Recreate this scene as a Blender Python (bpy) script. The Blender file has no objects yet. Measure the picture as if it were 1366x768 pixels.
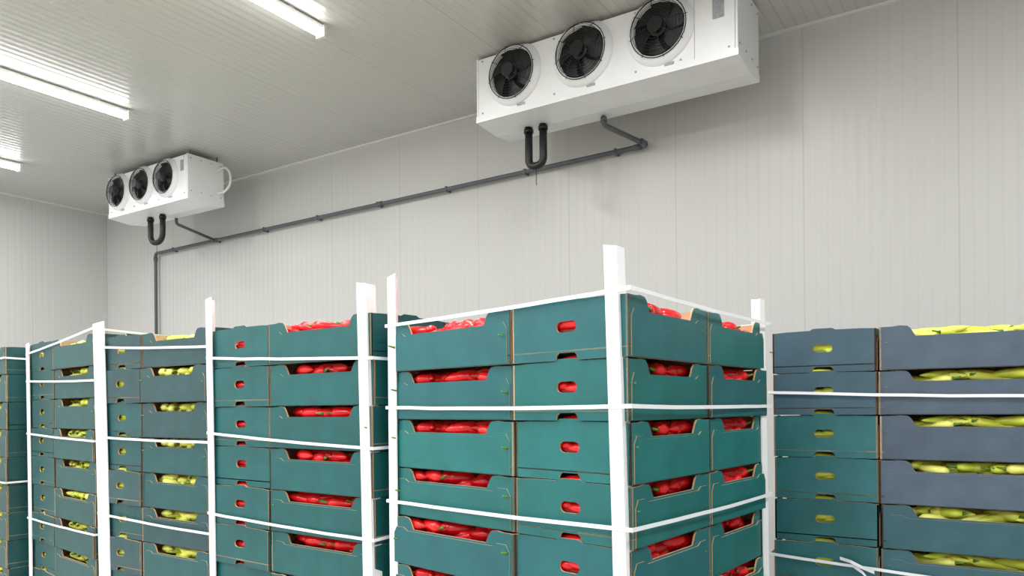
import bpy, bmesh, math, random
from mathutils import Vector, Matrix
from mathutils.geometry import tessellate_polygon
random.seed(7)
scene = bpy.context.scene
scene.view_settings.view_transform = 'Standard'
scene.view_settings.look = 'None'
CAMZ = 1.65
CEIL = 4.55

# ------------------------------------------------------------------ materials
def srgb(r, g, b):
    def f(c):
        c /= 255.0
        return c/12.92 if c <= 0.04045 else ((c+0.055)/1.055)**2.4
    return (f(r), f(g), f(b), 1.0)

def new_mat(name, col, rough=0.5, metal=0.0, spec=0.5):
    m = bpy.data.materials.new(name); m.use_nodes = True
    b = m.node_tree.nodes['Principled BSDF']
    b.inputs['Base Color'].default_value = col
    b.inputs['Roughness'].default_value = rough
    b.inputs['Metallic'].default_value = metal
    b.inputs['Specular IOR Level'].default_value = spec
    return m

def add_noise(m, scale, amt, bump=0.0, stretch=None):
    nt = m.node_tree; b = nt.nodes['Principled BSDF']
    tc = nt.nodes.new('ShaderNodeTexCoord'); mp = nt.nodes.new('ShaderNodeMapping')
    if stretch: mp.inputs['Scale'].default_value = stretch
    n = nt.nodes.new('ShaderNodeTexNoise'); n.inputs['Scale'].default_value = scale; n.inputs['Detail'].default_value = 4
    nt.links.new(tc.outputs['Object'], mp.inputs[0]); nt.links.new(mp.outputs[0], n.inputs['Vector'])
    mr = nt.nodes.new('ShaderNodeMapRange'); mr.inputs['From Min'].default_value = .3; mr.inputs['From Max'].default_value = .7
    mr.inputs['To Min'].default_value = 1-amt; mr.inputs['To Max'].default_value = 1+amt
    nt.links.new(n.outputs['Fac'], mr.inputs['Value'])
    mx = nt.nodes.new('ShaderNodeVectorMath'); mx.operation = 'SCALE'
    src = b.inputs['Base Color']
    if src.is_linked:
        nt.links.new(src.links[0].from_socket, mx.inputs[0])
    else:
        mx.inputs[0].default_value = src.default_value[:3]
    nt.links.new(mr.outputs[0], mx.inputs['Scale'])
    nt.links.new(mx.outputs[0], b.inputs['Base Color'])
    if bump:
        bp = nt.nodes.new('ShaderNodeBump'); bp.inputs['Strength'].default_value = bump; bp.inputs['Distance'].default_value = .003
        nt.links.new(n.outputs['Fac'], bp.inputs['Height']); nt.links.new(bp.outputs[0], b.inputs['Normal'])
    return m

def panel_mat(name, col, axis, seam_off, seam_per, rib_per, rough=.4, rib_dark=.05, bump=.3, seam_dark=.13):
    m = new_mat(name, col, rough)
    nt = m.node_tree; b = nt.nodes['Principled BSDF']; L = nt.links
    g = nt.nodes.new('ShaderNodeNewGeometry'); sx = nt.nodes.new('ShaderNodeSeparateXYZ')
    L.new(g.outputs['Position'], sx.inputs[0])
    def math_(op, a, bv=None, c=None):
        n = nt.nodes.new('ShaderNodeMath'); n.operation = op
        for i, v in enumerate((a, bv, c)):
            if v is None: continue
            if isinstance(v, (int, float)): n.inputs[i].default_value = v
            else: L.new(v, n.inputs[i])
        return n.outputs[0]
    co = sx.outputs[axis]
    s = math_('ADD', co, seam_off+1000*seam_per)
    d = math_('PINGPONG', s, seam_per/2)
    seam = math_('LESS_THAN', d, .004)
    r = math_('PINGPONG', s, rib_per/2)
    rib = math_('LESS_THAN', r, rib_per*.09)
    k = math_('MULTIPLY', seam, seam_dark); k2 = math_('MULTIPLY', rib, rib_dark)
    tot = math_('SUBTRACT', 1.0, math_('ADD', k, k2))
    noi = nt.nodes.new('ShaderNodeTexNoise'); noi.inputs['Scale'].default_value = .7
    L.new(g.outputs['Position'], noi.inputs['Vector'])
    nn = math_('MULTIPLY_ADD', noi.outputs['Fac'], .08, .96)
    tot = math_('MULTIPLY', tot, nn)
    mx = nt.nodes.new('ShaderNodeVectorMath'); mx.operation = 'SCALE'; mx.inputs[0].default_value = col[:3]
    L.new(tot, mx.inputs['Scale']); L.new(mx.outputs[0], b.inputs['Base Color'])
    ph = math_('SINE', math_('MULTIPLY', s, 2*math.pi/rib_per))
    bp = nt.nodes.new('ShaderNodeBump'); bp.inputs['Strength'].default_value = bump; bp.inputs['Distance'].default_value = .002
    L.new(ph, bp.inputs['Height']); L.new(bp.outputs[0], b.inputs['Normal'])
    return m

M_wallB = panel_mat('wall_panel_back', srgb(203, 202, 199), 0, .23, 1.02, .085, rib_dark=.03, bump=.3)
M_wallL = panel_mat('wall_panel_side', srgb(203, 202, 199), 1, .1, 1.02, .085, rib_dark=.04, bump=.4)
M_ceil = panel_mat('ceiling_panel', srgb(199, 198, 193), 0, .35, 1.02, .085, rough=.25, rib_dark=.09, bump=.5)
M_floor = add_noise(new_mat('floor_epoxy', srgb(190, 191, 190), .4), 3, .06)
M_trim = new_mat('trim_white', srgb(222, 221, 217), .4)
M_white = add_noise(new_mat('cooler_white', srgb(236, 237, 238), .35), 5, .03)
M_black = new_mat('fan_black', srgb(12, 13, 14), .4)
M_dark = new_mat('fan_duct_dark', srgb(8, 9, 9), .8)
M_rubber = new_mat('hose_black', srgb(12, 15, 15), .5)
M_pipe = add_noise(new_mat('pipe_grey', srgb(88, 91, 95), .4), 9, .08)
M_label = add_noise(new_mat('label_grey', srgb(160, 163, 168), .4), 40, .2)
M_post = add_noise(new_mat('cardboard_white', srgb(250, 250, 250), .55), 8, .02)
M_strap = new_mat('strap_white', srgb(246, 248, 250), .4)
M_wood = add_noise(new_mat('pallet_wood', srgb(176, 140, 96), .7), 6, .25, .2, (1, 8, 1))
M_kraft = add_noise(new_mat('kraft_cardboard', srgb(206, 168, 128), .8), 14, .12)

def emis(name, col, s):
    m = bpy.data.materials.new(name); m.use_nodes = True
    b = m.node_tree.nodes['Principled BSDF']
    b.inputs['Base Color'].default_value = (1, 1, 1, 1)
    b.inputs['Emission Color'].default_value = col; b.inputs['Emission Strength'].default_value = s
    return m
M_tube = emis('lamp_diffuser_glow', (1, 1, 1, 1), 16.0)

M_crate = new_mat('crate_print', (0, .2, .2, 1), .42)
nt = M_crate.node_tree; oi = nt.nodes.new('ShaderNodeObjectInfo')
nt.links.new(oi.outputs['Color'], nt.nodes['Principled BSDF'].inputs['Base Color'])
add_noise(M_crate, 9, .13, .12)

def pepper_mat(name, stops, rough=.25):
    m = new_mat(name, stops[0], rough); nt = m.node_tree; b = nt.nodes['Principled BSDF']
    g = nt.nodes.new('ShaderNodeNewGeometry')
    tc = nt.nodes.new('ShaderNodeTexCoord'); n = nt.nodes.new('ShaderNodeTexNoise'); n.inputs['Scale'].default_value = 16
    nt.links.new(tc.outputs['Object'], n.inputs['Vector'])
    ad = nt.nodes.new('ShaderNodeMath'); ad.operation = 'MULTIPLY_ADD'; ad.inputs[1].default_value = .6
    nt.links.new(n.outputs['Fac'], ad.inputs[0])
    mu = nt.nodes.new('ShaderNodeMath'); mu.operation = 'MULTIPLY'; mu.inputs[1].default_value = .75
    nt.links.new(g.outputs['Random Per Island'], mu.inputs[0])
    sb = nt.nodes.new('ShaderNodeMath'); sb.operation = 'SUBTRACT'; sb.inputs[1].default_value = .15
    nt.links.new(mu.outputs[0], sb.inputs[0]); nt.links.new(sb.outputs[0], ad.inputs[2])
    cr = nt.nodes.new('ShaderNodeValToRGB'); e = cr.color_ramp.elements
    e[0].position = 0; e[0].color = stops[0]; e[1].position = 1; e[1].color = stops[-1]
    x = e.new(.5); x.color = stops[1]
    nt.links.new(ad.outputs[0], cr.inputs[0]); nt.links.new(cr.outputs[0], b.inputs['Base Color'])
    return m
M_red = pepper_mat('pepper_red', [srgb(182, 6, 16), srgb(226, 16, 26), srgb(250, 40, 44)], .22)
M_yel = pepper_mat('pepper_yellow_green', [srgb(176, 200, 56), srgb(216, 226, 80), srgb(242, 242, 130)], .3)
M_stem = new_mat('pepper_stem', srgb(92, 130, 44), .5)
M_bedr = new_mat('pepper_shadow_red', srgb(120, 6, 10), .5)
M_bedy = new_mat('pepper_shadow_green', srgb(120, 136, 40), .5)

# ------------------------------------------------------------------ mesh helpers
def obj_from_bm(name, bm, mats, parent=None, smooth=False, recalc=True):
    if recalc: bmesh.ops.recalc_face_normals(bm, faces=bm.faces)
    me = bpy.data.meshes.new(name); bm.to_mesh(me); bm.free()
    for m in mats: me.materials.append(m)
    if smooth:
        for p in me.polygons: p.use_smooth = True
    ob = bpy.data.objects.new(name, me); scene.collection.objects.link(ob)
    if parent: ob.parent = parent
    return ob

def empty(name, loc=(0, 0, 0)):
    e = bpy.data.objects.new(name, None); e.empty_display_size = .2; e.location = loc
    scene.collection.objects.link(e); return e

def bm_box(bm, x0, x1, y0, y1, z0, z1, mi=0, bevel=0):
    vs = [bm.verts.new(c) for c in ((x0,y0,z0),(x1,y0,z0),(x1,y1,z0),(x0,y1,z0),(x0,y0,z1),(x1,y0,z1),(x1,y1,z1),(x0,y1,z1))]
    fs = []
    for idx in ((3,2,1,0),(4,5,6,7),(0,1,5,4),(1,2,6,5),(2,3,7,6),(3,0,4,7)):
        f = bm.faces.new([vs[i] for i in idx]); f.material_index = mi; fs.append(f)
    if bevel:
        es = list({e for f in fs for e in f.edges})
        bmesh.ops.bevel(bm, geom=es, offset=bevel, segments=2, affect='EDGES', profile=.7)

def box_obj(name, x0, x1, y0, y1, z0, z1, mat, parent=None, bevel=0):
    bm = bmesh.new(); bm_box(bm, x0, x1, y0, y1, z0, z1, 0, bevel)
    return obj_from_bm(name, bm, [mat], parent)

def bm_tube(bm, pts, rad, seg=10, mi=0, closed=False, caps=True):
    pts = [Vector(p) for p in pts]; n = len(pts); rings = []
    up = None
    for i, p in enumerate(pts):
        if closed: t = (pts[(i+1) % n]-pts[i-1]).normalized()
        else: t = (pts[min(i+1, n-1)]-pts[max(i-1, 0)]).normalized()
        if up is None:
            up = Vector((0, 0, 1)) if abs(t.z) < .9 else Vector((1, 0, 0))
        a = t.cross(up).normalized(); up = a.cross(t).normalized()
        r = rad[i] if isinstance(rad, (list, tuple)) else rad
        rings.append([bm.verts.new(p+a*r*math.cos(2*math.pi*k/seg)+up*r*math.sin(2*math.pi*k/seg)) for k in range(seg)])
    rng = range(n) if closed else range(n-1)
    for i in rng:
        A, B = rings[i], rings[(i+1) % n]
        for k in range(seg):
            f = bm.faces.new((A[k], A[(k+1) % seg], B[(k+1) % seg], B[k])); f.material_index = mi; f.smooth = True
    if not closed and caps:
        f = bm.faces.new(rings[0]); f.material_index = mi
        f = bm.faces.new(list(reversed(rings[-1]))); f.material_index = mi

def smooth_path(pts, rad=.05, n=5):
    pts = [Vector(p) for p in pts]; out = [pts[0]]
    for i in range(1, len(pts)-1):
        a, b, c = pts[i-1], pts[i], pts[i+1]
        r = min(rad, (a-b).length*.49, (c-b).length*.49)
        p0 = b+(a-b).normalized()*r; p1 = b+(c-b).normalized()*r
        for k in range(n+1):
            t = k/n; out.append(p0*(1-t)**2+b*2*t*(1-t)+p1*t*t)
    out.append(pts[-1]); return out

# ------------------------------------------------------------------ room
XL, XR, YB, YF = -11.05, 4.2, 6.03, -4.2
box_obj('floor', XL-.2, XR+.2, YF-.2, YB+.2, -.1, 0, M_floor)
box_obj('ceiling', XL-.2, XR+.2, YF-.2, YB+.2, CEIL, CEIL+.12, M_ceil)
box_obj('wall_back', XL-.2, XR+.2, YB, YB+.15, 0, CEIL, M_wallB)
box_obj('wall_left', XL-.15, XL, YF, YB, 0, CEIL, M_wallL)
box_obj('wall_right', XR, XR+.15, YF, YB, 0, CEIL, M_wallL)
box_obj('wall_front', XL-.2, XR+.2, YF-.15, YF, 0, CEIL, M_wallB)
box_obj('trim_1', XL, XR, YB-.02, YB, CEIL-.02, CEIL, M_trim)
box_obj('trim_2', XL, XL+.02, YF, YB-.02, CEIL-.02, CEIL, M_trim)
box_obj('baseboard_back', XL, XR, YB-.04, YB, 0, .12, M_trim)
box_obj('baseboard_left', XL, XL+.04, YF, YB-.04, 0, .12, M_trim)

# ------------------------------------------------------------------ ceiling lamps
def lamp(x, y0, y1, power):
    root = empty('fluorescent_ceiling_lamp', (x, (y0+y1)/2, CEIL))
    bm = bmesh.new(); h = (y1-y0)/2
    bm_box(bm, -.035, .035, -h, h, -.055, -.02, 0, .004)
    for s in (-.6, .6): bm_box(bm, -.02, .02, h*s-.02, h*s+.02, -.02, 0, 0)
    bm_box(bm, -.045, .045, -h-.012, -h+.02, -.105, -.02, 0, .004)
    bm_box(bm, -.045, .045, h-.02, h+.012, -.105, -.02, 0, .004)
    obj_from_bm('housing', bm, [M_trim], root)
    bm = bmesh.new()
    prof = [(.042*math.cos(a), -.056-.045*math.sin(a)) for a in [math.pi*k/8 for k in range(9)]]
    vs = [[bm.verts.new((p[0], yy, p[1])) for p in prof] for yy in (-h+.018, h-.018)]
    for k in range(9):
        bm.faces.new((vs[0][k], vs[0][(k+1) % 9], vs[1][(k+1) % 9], vs[1][k]))
    bm.faces.new(vs[0]); bm.faces.new(vs[1][::-1])
    obj_from_bm('diffuser', bm, [M_tube], root)
    ld = bpy.data.lights.new('tube_light', 'AREA'); ld.shape = 'RECTANGLE'; ld.size = .07; ld.size_y = 2*h*.95
    ld.energy = power; ld.color = (.995, 1, 1)
    lo = bpy.data.objects.new('tube_light', ld); lo.location = (0, 0, -.112); lo.parent = root
    scene.collection.objects.link(lo)
for x, e in ((-9.55, 4.2), (-7.02, 4.04), (-4.27, 3.97), (-1.75, 4.05), (1.0, 4.05)):
    lamp(x, e-1.5, e, 37)
    lamp(x, -.2, 1.32, 56)
    lamp(x, -3.1, -1.58, 72)

# ------------------------------------------------------------------ evaporator coolers
def cooler(x0, x1, y0, y1, z0, z1, fans, R, fz, hose_side=False, trap=None):
    root = empty('ceiling_evaporator_cooler', ((x0+x1)/2, (y0+y1)/2, z0))
    ox, oy, oz = root.location
    kx = (x1-x0)/2.14
    def bx(bm, a, b, c, d, e, f, mi=0, bev=0): bm_box(bm, a-ox, b-ox, c-oy, d-oy, e-oz, f-oz, mi, bev)
    bm = bmesh.new()
    bx(bm, x0+.02, x1-.02, y0+.012, y1-.01, z0+.05, z1, 0, .006)
    bx(bm, x0, x0+.018, y0, y1, z0+.03, z1-.0, 0, .004)
    bx(bm, x1-.018, x1, y0, y1, z0+.03, z1-.0, 0, .004)
    bx(bm, x0+.02, x1-.30*kx, y0, y0+.011, z0+.045, z1-.01, 0, .003)
    bx(bm, x1-.296*kx, x1-.02, y0-.002, y0+.011, z0+.045, z1-.01, 0, .003)
    obj_from_bm('casing', bm, [M_white], root)
    bm = bmesh.new()
    P = lambda x, y, z: bm.verts.new((x-ox, y-oy, z-oz))
    ym = (y0+y1)/2+.04
    sec = [(y0-.004, z0+.06), (y0-.004, z0+.012), (ym, z0-.012), (y1+.004, z0+.012), (y1+.004, z0+.06)]
    a = [P(x0-.004, *s) for s in sec]; b = [P(x1+.004, *s) for s in sec]
    for k in range(5): bm.faces.new((a[k], a[(k+1) % 5], b[(k+1) % 5], b[k]))
    bm.faces.new(a[::-1]); bm.faces.new(b)
    obj_from_bm('drip_tray', bm, [M_white], root)
    bm = bmesh.new()
    for xx in (x0+.04, x1-.04):
        for yy in (y0+.06, y1-.06):
            bx(bm, xx-.02, xx+.02, yy-.02, yy+.02, z1-.002, z1+.006)
            bx(bm, xx-.005, xx+.005, yy-.005, yy+.005, z1, CEIL)
    obj_from_bm('hanger_rods', bm, [M_pipe], root)
    bm = bmesh.new()
    for k in range(7):
        xx = x0+.06+(x1-x0-.12)*k/6
        for zz in (z0+.08, z1-.03):
            bx(bm, xx-.006, xx+.006, y0-.006, y0, zz-.006, zz+.006, 0)
    for k in range(4):
        yy = y0+.04+k*(y1-y0-.08)/3
        bx(bm, x1, x1+.005, yy-.006, yy+.006, z0+.1, z0+.112)
        bx(bm, x1, x1+.005, yy-.006, yy+.006, z1-.05, z1-.038)
    for fx in fans: bx(bm, fx+.03, fx+.10, y0-.004, y0, z0+.065, z0+.085)
    bx(bm, x1-.17*kx, x1-.09*kx, y0-.005, y0-.002, z1-.24*kx, z1-.08*kx)
    obj_from_bm('bolts_and_labels', bm, [M_label], root)
    for i, fx in enumerate(fans):
        bm = bmesh.new(); N = 40
        prof = [(R*1.26, 0), (R*1.24, -.016), (R*1.12, -.022), (R*1.04, -.05), (R*.99, -.05), (R*.965, .004)]
        rings = [[bm.verts.new((fx-ox+r*math.cos(2*math.pi*k/N), y0-oy+d, min(fz-oz+r*math.sin(2*math.pi*k/N), z1-oz+.0))) for k in range(N)] for r, d in prof]
        for A, B in zip(rings, rings[1:]):
            for k in range(N):
                f = bm.faces.new((A[k], A[(k+1) % N], B[(k+1) % N], B[k])); f.smooth = True
        obj_from_bm('fan_cowl_%d' % (i+1), bm, [M_white], root)
        bm = bmesh.new()
        c = [bm.verts.new((fx-ox+R*.97*math.cos(2*math.pi*k/N), y0-oy-.004, fz-oz+R*.97*math.sin(2*math.pi*k/N))) for k in range(N)]
        bm.faces.new(c)
        obj_from_bm('fan_duct_%d' % (i+1), bm, [M_dark], root)
        bm = bmesh.new()
        C = Vector((fx-ox, y0-oy, fz-oz))
        def PP(r, an, d): return C+Vector((r*math.cos(an), d, r*math.sin(an)))
        hr = [(R*.30, -.012), (R*.30, -.05), (R*.24, -.058), (R*.1, -.06)]
        rg = [[bm.verts.new(PP(r, 2*math.pi*k/20, d)) for k in range(20)] for r, d in hr]
        for A, B in zip(rg, rg[1:]):
            for k in range(20): bm.faces.new((A[k], A[(k+1) % 20], B[(k+1) % 20], B[k]))
        bm.faces.new(rg[-1])
        for bl in range(6):
            a0 = bl*math.pi/3+i*.4
            rows = []
            for q in range(6):
                r = R*(.28+.66*q/5); sw = .35*q/5
                rows.append([bm.verts.new(PP(r, a0+sw-.05, -.012)), bm.verts.new(PP(r, a0+sw+.36, -.028)), bm.verts.new(PP(r, a0+sw+.74, -.045))])
            for A, B in zip(rows, rows[1:]):
                for k in range(2): bm.faces.new((A[k], A[k+1], B[k+1], B[k]))
        def dome(r): return -.05-.06*max(0, 1-(r/(R*1.04))**2)**.6
        for q in range(9):
            r = R*(1.04-.095*q)
            bm_tube(bm, [PP(r, 2*math.pi*k/32, dome(r)) for k in range(32)], .0018, 4, 0, closed=True)
        for q in range(8):
            an = q*math.pi/4+.2
            bm_tube(bm, [PP(R*t, an, dome(R*t)) for t in (1.1, 1.04, .9, .75, .6, .4, .27)], .0026, 4, 0)
        bm_tube(bm, [PP(R*1.04, 2*math.pi*k/32, -.052) for k in range(32)], .004, 5, 0, closed=True)
        d0 = [bm.verts.new(PP(R*.27, 2*math.pi*k/20, dome(R*.27)-.002)) for k in range(20)]; bm.faces.new(d0)
        obj_from_bm('fan_and_guard_%d' % (i+1), bm, [M_black], root, recalc=False)
    if hose_side:
        bm = bmesh.new()
        pts = [Vector((x1-.01, y1-.08, z1-.1)), Vector((x1+.10, y1-.05, z1-.06)), Vector((x1+.17, y1-.03, z1-.15)),
               Vector((x1+.16, y1-.03, z1-.28)), Vector((x1+.08, y1-.06, z1-.36)), Vector((x1-.01, y1-.08, z1-.36))]
        bm_tube(bm, [p-Vector((ox, oy, oz)) for p in smooth_path(pts, .06)], .014, 8)
        obj_from_bm('side_hose', bm, [M_trim], root)
    if trap:
        tx, ty, w, drop, r = trap
        bm = bmesh.new(); T = Vector((tx-ox, ty-oy, -.005))
        pts = [Vector(p)+T for p in ((-w/2, 0, 0), (-w/2, 0, -drop), (w/2, 0, -drop), (w/2, 0, 0))]
        bm_tube(bm, smooth_path(pts, w/2, 8), r, 12)
        for s in (-1, 1): bm_tube(bm, [T+Vector((s*w/2, 0, -.05)), T+Vector((s*w/2, 0, -.02))], r*1.25, 12)
        bm_tube(bm, [T+Vector((0, 0, -drop)), T+Vector((0, 0, -drop-.16))], .003, 5)
        obj_from_bm('drain_hose_trap', bm, [M_rubber], root)
    return root
zc = CAMZ
cooler(-3.62, -1.46, 5.06, 5.58, zc+2.343, zc+2.88, [-3.25, -2.63, -2.01], .2, zc+2.672, trap=(-3.22, 5.34, .14, .335, .032))
cooler(-9.10, -7.50, 4.99, 5.45, zc+2.33, zc+2.84, [-8.86, -8.37, -7.89], .175, zc+2.63, True, trap=(-8.44, 5.2, .25, .32, .032))

# drain pipework
root = empty('drain_pipe', (-6, YB-.06, zc+2.18))
def rel(pts): return [Vector(p)-Vector(root.location) for p in pts]
bm = bmesh.new()
yp = YB-.06
bm_tube(bm, rel(smooth_path([(-9.72, yp, .0), (-9.72, yp, zc+2.155), (-2.50, yp, zc+2.215), (-2.66, 5.47, zc+2.265), (-2.66, 5.47, zc+2.332)], .035)), .021, 12)
bm_tube(bm, rel(smooth_path([(-8.4, yp, zc+2.166), (-8.32, 5.38, zc+2.25), (-8.32, 5.38, zc+2.318)], .035)), .018, 12)
for p, q in (((-9.72, yp, zc+2.05), (-9.72, yp, zc+2.11)), ((-2.62, yp, zc+2.213), (-2.55, yp, zc+2.214)), ((-8.46, yp, zc+2.166), (-8.34, yp, zc+2.167)),
             ((-5.6, yp, zc+2.189), (-5.52, yp, zc+2.19)), ((-2.66, 5.47, zc+2.29), (-2.66, 5.47, zc+2.325)), ((-2.515, yp-.09, zc+2.225), (-2.505, yp-.03, zc+2.218))):
    bm_tube(bm, rel([p, q]), .027, 12)
obj_from_bm('pipe_run', bm, [M_pipe], root)
bm = bmesh.new()
for k in range(8):
    x = -9.3+k*.93; z = zc+2.155+.06*(x+9.72)/7.2
    v = rel([(x, yp, z)])[0]
    bm_box(bm, v.x-.009, v.x+.009, v.y-.024, v.y+.056, v.z-.025, v.z+.025)
obj_from_bm('pipe_clips', bm, [M_pipe], root)

# ------------------------------------------------------------------ crates
H = .163; TH = .006
def panel(bm, p, d, n, w, outer, holes, z0=0, th=TH, out=0.0, mi_out=0):
    loops = [outer]+holes
    flat = [pt for lp in loops for pt in lp]
    tris = tessellate_polygon([[Vector((x, z, 0)) for x, z in lp] for lp in loops])
    O = [bm.verts.new(p+d*x-n*out+Vector((0, 0, z0+z))) for x, z in flat]
    I = [bm.verts.new(p+d*x+n*(th-out)+Vector((0, 0, z0+z))) for x, z in flat]
    for t in tris:
        try:
            f = bm.faces.new([O[i] for i in t]); f.material_index = mi_out
            f = bm.faces.new([I[i] for i in reversed(t)]); f.material_index = 1
        except ValueError: pass
    k = 0
    for lp in loops:
        m = len(lp)
        for i in range(m):
            a, b = k+i, k+(i+1) % m
            f = bm.faces.new((O[a], O[b], I[b], I[a])); f.material_index = 1
        k += m

def long_outline(w):
    nd = .041; s = .085
    return [(0, 0), (w, 0), (w, H-.003), (w-s*.5, H-.003), (w-s*.8, H), (w-s-.008, H-.003), (w-s-.018, H-.012), (w-s-.034, H-nd), (s+.034, H-nd),
            (s+.018, H-.012), (s+.008, H-.003), (s*.8, H), (s*.5, H-.003), (0, H-.003)]
def end_outline(w):
    c = w/2
    return [(0, 0), (c-.040, 0), (c-.036, .014), (c-.028, .021), (c+.028, .021), (c+.036, .014), (c+.040, 0), (w, 0), (w, H-.004), (w-.05, H-.001),
            (c+.048, H), (c+.034, H+.007), (c-.034, H+.007), (c-.048, H), (.05, H-.001), (0, H-.004)]
def pill(cx, cz, hw, hh):
    pts = []
    for k in range(7): a = -math.pi/2+math.pi*k/6; pts.append((cx+hw-hh+hh*math.cos(a), cz+hh*math.sin(a)))
    for k in range(7): a = math.pi/2+math.pi*k/6; pts.append((cx-hw+hh+hh*math.cos(a), cz+hh*math.sin(a)))
    return pts[::-1]

def crate_mesh(U, V, du, dv, la):
    bm = bmesh.new()
    g = .004
    sides = [
        (U*g+V*g, U, V, du-2*g, 'u'),
        (U*g+V*(dv-g), U, -V, du-2*g, 'u'),
        (U*g+V*g, V, U, dv-2*g, 'v'),
        (U*(du-g)+V*g, V, -U, dv-2*g, 'v')]
    for p, d, n, w, ax in sides:
        if ax == la:
            panel(bm, p, d, n, w, long_outline(w), [])
            hh = H-.047
            fl = [(.016, .003), (w-.016, .003), (w-.016, hh-.012), (w-.03, hh+.010), (w-.070, hh+.010), (w-.088, hh), (.088, hh), (.070, hh+.010), (.03, hh+.010), (.016, hh-.012)]
            panel(bm, p, d, n, w, fl, [], th=.003, out=.003)
        else:
            panel(bm, p, d, n, w, end_outline(w), [pill(w/2, .092, .036, .0155)])
    q = [U*g+V*g, U*(du-g)+V*g, U*(du-g)+V*(dv-g), U*g+V*(dv-g)]
    b0 = [bm.verts.new(c+Vector((0, 0, .024))) for c in q]; b1 = [bm.verts.new(c+Vector((0, 0, .028))) for c in q]
    for idx in ((b0[3], b0[2], b0[1], b0[0]), (b1[0], b1[1], b1[2], b1[3])):
        bm.faces.new(idx).material_index = 1
    for i in range(4): bm.faces.new((b0[i], b0[(i+1) % 4], b1[(i+1) % 4], b1[i])).material_index = 1
    bmesh.ops.recalc_face_normals(bm, faces=bm.faces)
    me = bpy.data.meshes.new('crate_shell'); bm.to_mesh(me); bm.free()
    me.materials.append(M_crate); me.materials.append(M_kraft)
    return me

def pepper(bm, c, ang, tilt, L, R, bend, rnd, stem=True):
    n = 8; pts = []; rad = []
    for i in range(n+1):
        t = i/n
        pts.append(Vector(((t-.5)*L, bend*math.sin(t*math.pi)+.2*bend*t, tilt*(t-.5)*L)))
        prof = [.45, .95, 1.0, .98, .93, .84, .7, .48, .12][i]
        rad.append(R*prof)
    rot = Matrix.Rotation(ang, 3, 'Z')
    bm_tube(bm, [c+rot@p for p in pts], rad, 8, 0)
    if stem:
        s = [c+rot@(pts[0]+Vector((.004, 0, 0))), c+rot@(pts[0]+Vector((-.010, 0, .002))), c+rot@(pts[0]+Vector((-.028, .006, .006)))]
        bm_tube(bm, s, [R*.45, R*.22, R*.16], 5, 1)

def produce_mesh(U, V, du, dv, kind, seed, la, top):
    rnd = random.Random(seed); bm = bmesh.new(); g = .016
    z = .100
    q = [U*g+V*g, U*(du-g)+V*g, U*(du-g)+V*(dv-g), U*g+V*(dv-g)]
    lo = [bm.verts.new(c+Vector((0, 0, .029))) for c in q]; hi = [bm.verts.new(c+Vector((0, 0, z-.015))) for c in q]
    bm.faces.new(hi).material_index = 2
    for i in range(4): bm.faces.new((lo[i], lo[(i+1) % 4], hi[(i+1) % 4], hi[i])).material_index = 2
    n = 38 if kind == 'red' else 44
    ll, ss = (du, dv) if la == 'u' else (dv, du)
    for i in range(n):
        if kind == 'red': L, R = rnd.uniform(.11, .16), rnd.uniform(.019, .026)
        else: L, R = rnd.uniform(.11, .15), rnd.uniform(.0165, .0215)
        mrg = .115
        a = (i//3+.5*rnd.random()+.25)/(n/3)
        side = i % 3
        if side == 0: t = .042+rnd.uniform(0, .05)
        elif side == 1: t = ss-.042-rnd.uniform(0, .05)
        else: t = .08+(ss-.16)*rnd.random()
        lpos = mrg+(ll-2*mrg)*a
        dist = min(t, ss-t)
        amax = math.asin(max(0.02, min(1, (dist-.012-R*.5)/(L*.6))))
        da = max(-amax, min(amax, rnd.gauss(0, .55)))
        if la == 'u': s, tt = lpos, t
        else: s, tt = t, lpos
        dirv = U if la == 'u' else V
        ang = math.atan2(dirv.y, dirv.x)+rnd.choice((0, math.pi))+da
        if top:
            c = 1-abs(t/ss-.5)*2
            zz = z+.004+.030*rnd.random()+.012*c
        else:
            zz = min(z+.004+.042*rnd.random()**.6, .161-R)
        til = rnd.uniform(-.2, .2)
        if not top and zz+R+abs(til)*L/2 > .163: til *= .2
        pepper(bm, U*s+V*tt+Vector((0, 0, zz)), ang, til, L, R, rnd.uniform(-.012, .012), rnd)
    for e in (0, 1):
        for j in range(6):
            f = (.2, .38, .5, .62, .8, .5)[j]+rnd.uniform(-.02, .02)
            off = .030+rnd.uniform(0, .006)
            if la == 'u': s = off if e == 0 else du-off; t = dv*f
            else: t = off if e == 0 else dv-off; s = du*f
            dirv = V if la == 'u' else U
            ang = math.atan2(dirv.y, dirv.x)+rnd.gauss(0, .05)
            zq = (.163 if not top else .135) if j == 5 else .09+rnd.uniform(-.012, .012)
            pepper(bm, U*s+V*t+Vector((0, 0, zq)), ang, 0, .11, .0175, .003, rnd, j in (0, 4, 2))
    bmesh.ops.recalc_face_normals(bm, faces=bm.faces)
    me = bpy.data.meshes.new('pepper_heap'); bm.to_mesh(me); bm.free()
    me.materials.append(M_red if kind == 'red' else M_yel); me.materials.append(M_stem)
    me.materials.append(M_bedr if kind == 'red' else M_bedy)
    return me

PITCH = .165; NL = 11

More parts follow.
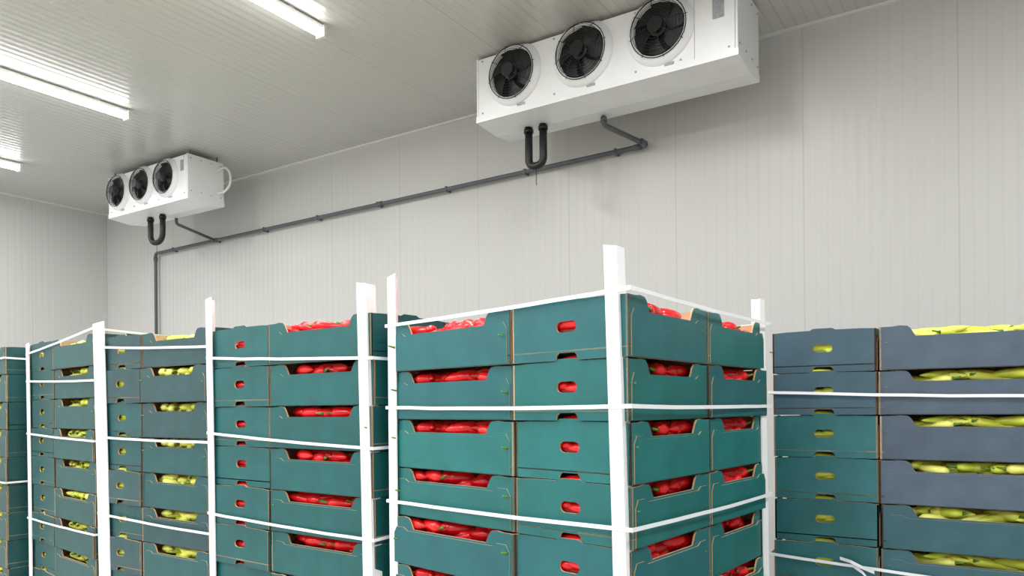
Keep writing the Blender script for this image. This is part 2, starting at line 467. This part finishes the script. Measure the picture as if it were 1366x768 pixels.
def stack(origin, U, V, slots, kind, top, colf, posts, straps, W, D, seed, tails=None):
    rnd = random.Random(seed)
    root = empty('pepper_crate_pallet', (origin[0], origin[1], 0))
    base = top-NL*PITCH
    for si, (u0, du, v0, dv, la) in enumerate(slots):
        sh = crate_mesh(U, V, du, dv, la)
        heaps = [produce_mesh(U, V, du, dv, kind, seed*100+si*10+k, la, False) for k in range(4)]
        heapt = produce_mesh(U, V, du, dv, kind, seed*100+si*10+5, la, True)
        for L in range(NL):
            ob = bpy.data.objects.new('crate', sh); scene.collection.objects.link(ob); ob.parent = root
            j = U*rnd.uniform(-.0035, .0035)+V*rnd.uniform(-.007, .007)
            ob.location = U*u0+V*v0+j+Vector((0, 0, base+L*PITCH))
            ob.rotation_euler = (0, 0, rnd.uniform(-.009, .009))
            ob.color = colf(si, NL-1-L, rnd)
            pr = bpy.data.objects.new('peppers', heapt if L == NL-1 else heaps[rnd.randrange(4)])
            scene.collection.objects.link(pr); pr.parent = root
            pr.location = ob.location; pr.rotation_euler = ob.rotation_euler
    bm = bmesh.new()
    def slab(u0, u1, v0, v1, z0, z1):
        vs = [bm.verts.new(U*a+V*b+Vector((0, 0, c))) for c in (z0, z1) for a, b in ((u0, v0), (u1, v0), (u1, v1), (u0, v1))]
        for idx in ((3,2,1,0),(4,5,6,7),(0,1,5,4),(1,2,6,5),(2,3,7,6),(3,0,4,7)): bm.faces.new([vs[i] for i in idx])
    for k in range(7): slab(0, W, D*k/7+.01, D*(k+1)/7-.02, base-.02, base)
    for k in range(3):
        u = (0, W/2-.05, W-.1)[k]; slab(u, u+.1, 0, D, base-.04, base-.02)
        for v in (0, D/2-.07, D-.14): slab(u, u+.1, v, v+.14, .02, base-.04)
        slab(u, u+.1, 0, D, 0, .02)
    obj_from_bm('wooden_pallet', bm, [M_wood], root)
    o = .006
    for i, (cu, cv, zt, lean, arm) in enumerate(posts):
        bm = bmesh.new()
        su = 1 if cu == 0 else -1; sv = 1 if cv == 0 else -1
        c = U*(cu*W-su*o)+V*(cv*D-sv*o); t = .005
        av = min(arm, .05)
        sec = [(0, 0), (arm, 0), (arm, t), (t, t), (t, av), (0, av)]
        rings = []
        for z in (base-.02, base+(zt-base)*.33, base+(zt-base)*.66, base+(zt-base)*.85, zt):
            f = (z-(base-.02))/(zt-base+.02); off = Vector((lean[0], lean[1], 0))*(f**1.5)
            rings.append([bm.verts.new(c+U*a*su+V*b*sv+off+Vector((0, 0, z+(.008*a/arm if z == zt else 0)))) for a, b in sec])
        for A, B in zip(rings, rings[1:]):
            for k in range(6): bm.faces.new((A[k], A[(k+1) % 6], B[(k+1) % 6], B[k]))
        bm.faces.new(rings[0]); bm.faces.new(rings[-1][::-1])
        obj_from_bm('corner_protector_%d' % (i+1), bm, [M_post], root)
    for i, zz in enumerate(straps):
        bm = bmesh.new(); o2 = .0135; w = .0055
        corners = [(-o2, -o2), (W+o2, -o2), (W+o2, D+o2), (-o2, D+o2)]
        inn = [(-o2+.0015, -o2+.0015), (W+o2-.0015, -o2+.0015), (W+o2-.0015, D+o2-.0015), (-o2+.0015, D+o2-.0015)]
        out = []; n = 8
        for e in range(4):
            for k in range(n):
                t = k/n; a, b = corners[e], corners[(e+1) % 4]; ai, bi = inn[e], inn[(e+1) % 4]
                z = zz[e]*(1-t)+zz[(e+1) % 4]*t-.004*math.sin(math.pi*t)+rnd.uniform(-.001, .001)
                out.append((U*(a[0]*(1-t)+b[0]*t)+V*(a[1]*(1-t)+b[1]*t), U*(ai[0]*(1-t)+bi[0]*t)+V*(ai[1]*(1-t)+bi[1]*t), z))
        R = [[bm.verts.new(p+Vector((0, 0, z-w))), bm.verts.new(p+Vector((0, 0, z+w))), bm.verts.new(q+Vector((0, 0, z+w))), bm.verts.new(q+Vector((0, 0, z-w)))] for p, q, z in out]
        for k in range(len(R)):
            A, B = R[k], R[(k+1) % len(R)]
            for m in range(4): bm.faces.new((A[m], A[(m+1) % 4], B[(m+1) % 4], B[m]))
        obj_from_bm('strap_%d' % (i+1), bm, [M_strap], root)
    if tails:
        bm = bmesh.new()
        for pts in tails:
            vs = []
            for u, v_, z in pts:
                for dz, dv_ in ((-.006, 0), (.006, 0), (.006, -.0015), (-.006, -.0015)):
                    vs.append(bm.verts.new(U*u+V*(v_+dv_)+Vector((0, 0, z+dz))))
            for k in range(len(pts)-1):
                for m in range(4):
                    bm.faces.new((vs[4*k+m], vs[4*k+(m+1) % 4], vs[4*k+4+(m+1) % 4], vs[4*k+4+m]))
            bm.faces.new(vs[:4]); bm.faces.new(vs[-4:])
        obj_from_bm('strap_tail', bm, [M_strap], root)
    return root

def jit(c, rnd, a=.09):
    k = 1+rnd.uniform(-a, a); return (c[0]*k, c[1]*k, c[2]*k, 1)
def col_main(si, row, r): return jit(srgb(26, 106, 104) if r.random() < .7 else srgb(30, 98, 102), r)
def col_2(si, row, r): return jit(srgb(22, 90, 90), r)
def col_3(si, row, r): return jit(srgb(44, 78, 82) if r.random() < .6 else srgb(32, 82, 84), r, .1)
def col_4(si, row, r): return jit(srgb(28, 80, 80), r, .1)
def col_r_sheen(si, row, r):  # slate blue is the sheen of glancing light, put into the crate colour
    if si in (0, 1): return jit(srgb(64, 92, 106) if row in (0, 1) else srgb(42, 104, 108), r)
    return jit(srgb(80, 96, 112) if row in (0, 1, 2, 3) else srgb(56, 98, 108), r)
Z = CAMZ
Um = Vector((-.979, .205, 0)); Vm = Vector((.087, .996, 0))
stack((-.788, 1.755), Um, Vm,
      [(0, .42, 0, .4985, 'v'), (0, .42, .4985, .4985, 'v'), (.42, .6, 0, .332, 'u'), (.42, .6, .332, .332, 'u'), (.42, .6, .664, .332, 'u')],
      'red', Z+.292, col_main,
      [(0, 0, Z+.41, (-.035, 0), .042), (1, 0, Z+.458, (.0, 0), .045), (0, 1, Z+.375, (-.01, -.01), .05), (1, 1, Z+.30, (0, 0), .04)],
      [(Z+.298, Z+.288, Z+.29, Z+.29), (Z+.0, Z+.003, Z+.0, Z-.003), (Z-.312, Z-.322, Z-.317, Z-.318), (Z-.7, Z-.7, Z-.7, Z-.7), (Z-1.1,)*4],
      1.02, .997, 1)
def std(e, l): return [(0, e, 0, .6, 'v'), (0, e, .6, .6, 'v'), (e, l, 0, .4, 'u'), (e, l, .4, .4, 'u'), (e, l, .8, .4, 'u')]
U2 = Vector((.9985, -.054, 0)); V2 = Vector((.054, .9985, 0))
stack((-2.849, 1.997), U2, V2, std(.4, .6), 'red', Z+.343, col_2,
      [(0, 0, Z+.476, (-.02, 0), .042), (1, 0, Z+.442, (-.03, 0), .048)],
      [(Z+.223, Z+.178, Z+.18, Z+.2), (Z-.098, Z-.141, Z-.1, Z-.1), (Z-.443, Z-.462, Z-.4, Z-.4), (Z-.9,)*4], 1.0, 1.2, 2)
U3 = Vector((1, -.017, 0)).normalized(); V3 = Vector((.017, 1, 0)).normalized()
stack((-3.794, 2.0285), U3, V3, std(.36, .545), 'yellow', Z+.368, col_3,
      [(0, 0, Z+.44, (-.05, 0), .105)],
      [(Z+.32, Z+.275, Z+.3, Z+.3), (Z-.13, Z-.14, Z-.1, Z-.1), (Z-.514, Z-.537, Z-.5, Z-.5), (Z-.95,)*4], .905, 1.2, 3)
U4 = Vector((.991, -.136, 0)).normalized(); V4 = Vector((.05, .9985, 0)).normalized()
stack((-4.848, 2.171), U4, V4, std(.4, .6), 'yellow', Z+.40, col_4,
      [(0, 0, Z+.40, (-.02, 0), .05)],
      [(Z+.34, Z+.42, Z+.38, Z+.38), (Z+.18, Z+.156, Z+.15, Z+.15), (Z-.13, Z-.152, Z-.15, Z-.15), (Z-.63, Z-.627, Z-.6, Z-.6)], 1.0, 1.2, 4)
stack((-5.93, 2.22), U4, V4, std(.4, .6), 'yellow', Z+.39, col_4,
      [(0, 0, Z+.39, (-.02, 0), .05)],
      [(Z+.30, Z+.32, Z+.3, Z+.3), (Z-.4, Z-.42, Z-.4, Z-.4)], 1.0, 1.2, 5)
stack((-.767, 3.086), Vector((1, 0, 0)), Vector((0, 1, 0)), std(.385, .6), 'yellow', Z+.29, col_r_sheen,
      [],
      [(Z+.05, Z+.02, Z+.02, Z+.02), (Z-.595, Z-.64, Z-.6, Z-.6)], .985, 1.2, 6,
      tails=[[(.25, -.017, Z-.585), (.29, -.03, Z-.592), (.33, -.022, Z-.612), (.37, -.026, Z-.625)], [(.30, -.02, Z-.612), (.33, -.03, Z-.628), (.345, -.02, Z-.65)]])

# ------------------------------------------------------------------ camera
cd = bpy.data.cameras.new('camera'); cam = bpy.data.objects.new('camera', cd); scene.collection.objects.link(cam)
cd.sensor_width = 36; cd.lens = 1000/1366*36; cd.shift_y = 159/1366; cd.clip_start = .05
yaw = math.radians(33.1); th = .009
r = Vector((math.cos(yaw), math.sin(yaw), 0)); v = Vector((-math.sin(yaw), math.cos(yaw), 0)); up = Vector((0, 0, 1))
up2 = up*math.cos(th)+r*math.sin(th); r2 = r*math.cos(th)-up*math.sin(th)
m = Matrix((r2, up2, -v)).transposed().to_4x4(); m.translation = Vector((0, 0, CAMZ))
cam.matrix_world = m
scene.camera = cam
w = bpy.data.worlds.new('world'); scene.world = w; w.use_nodes = True
w.node_tree.nodes['Background'].inputs[0].default_value = (.5, .5, .5, 1)
w.node_tree.nodes['Background'].inputs[1].default_value = .3
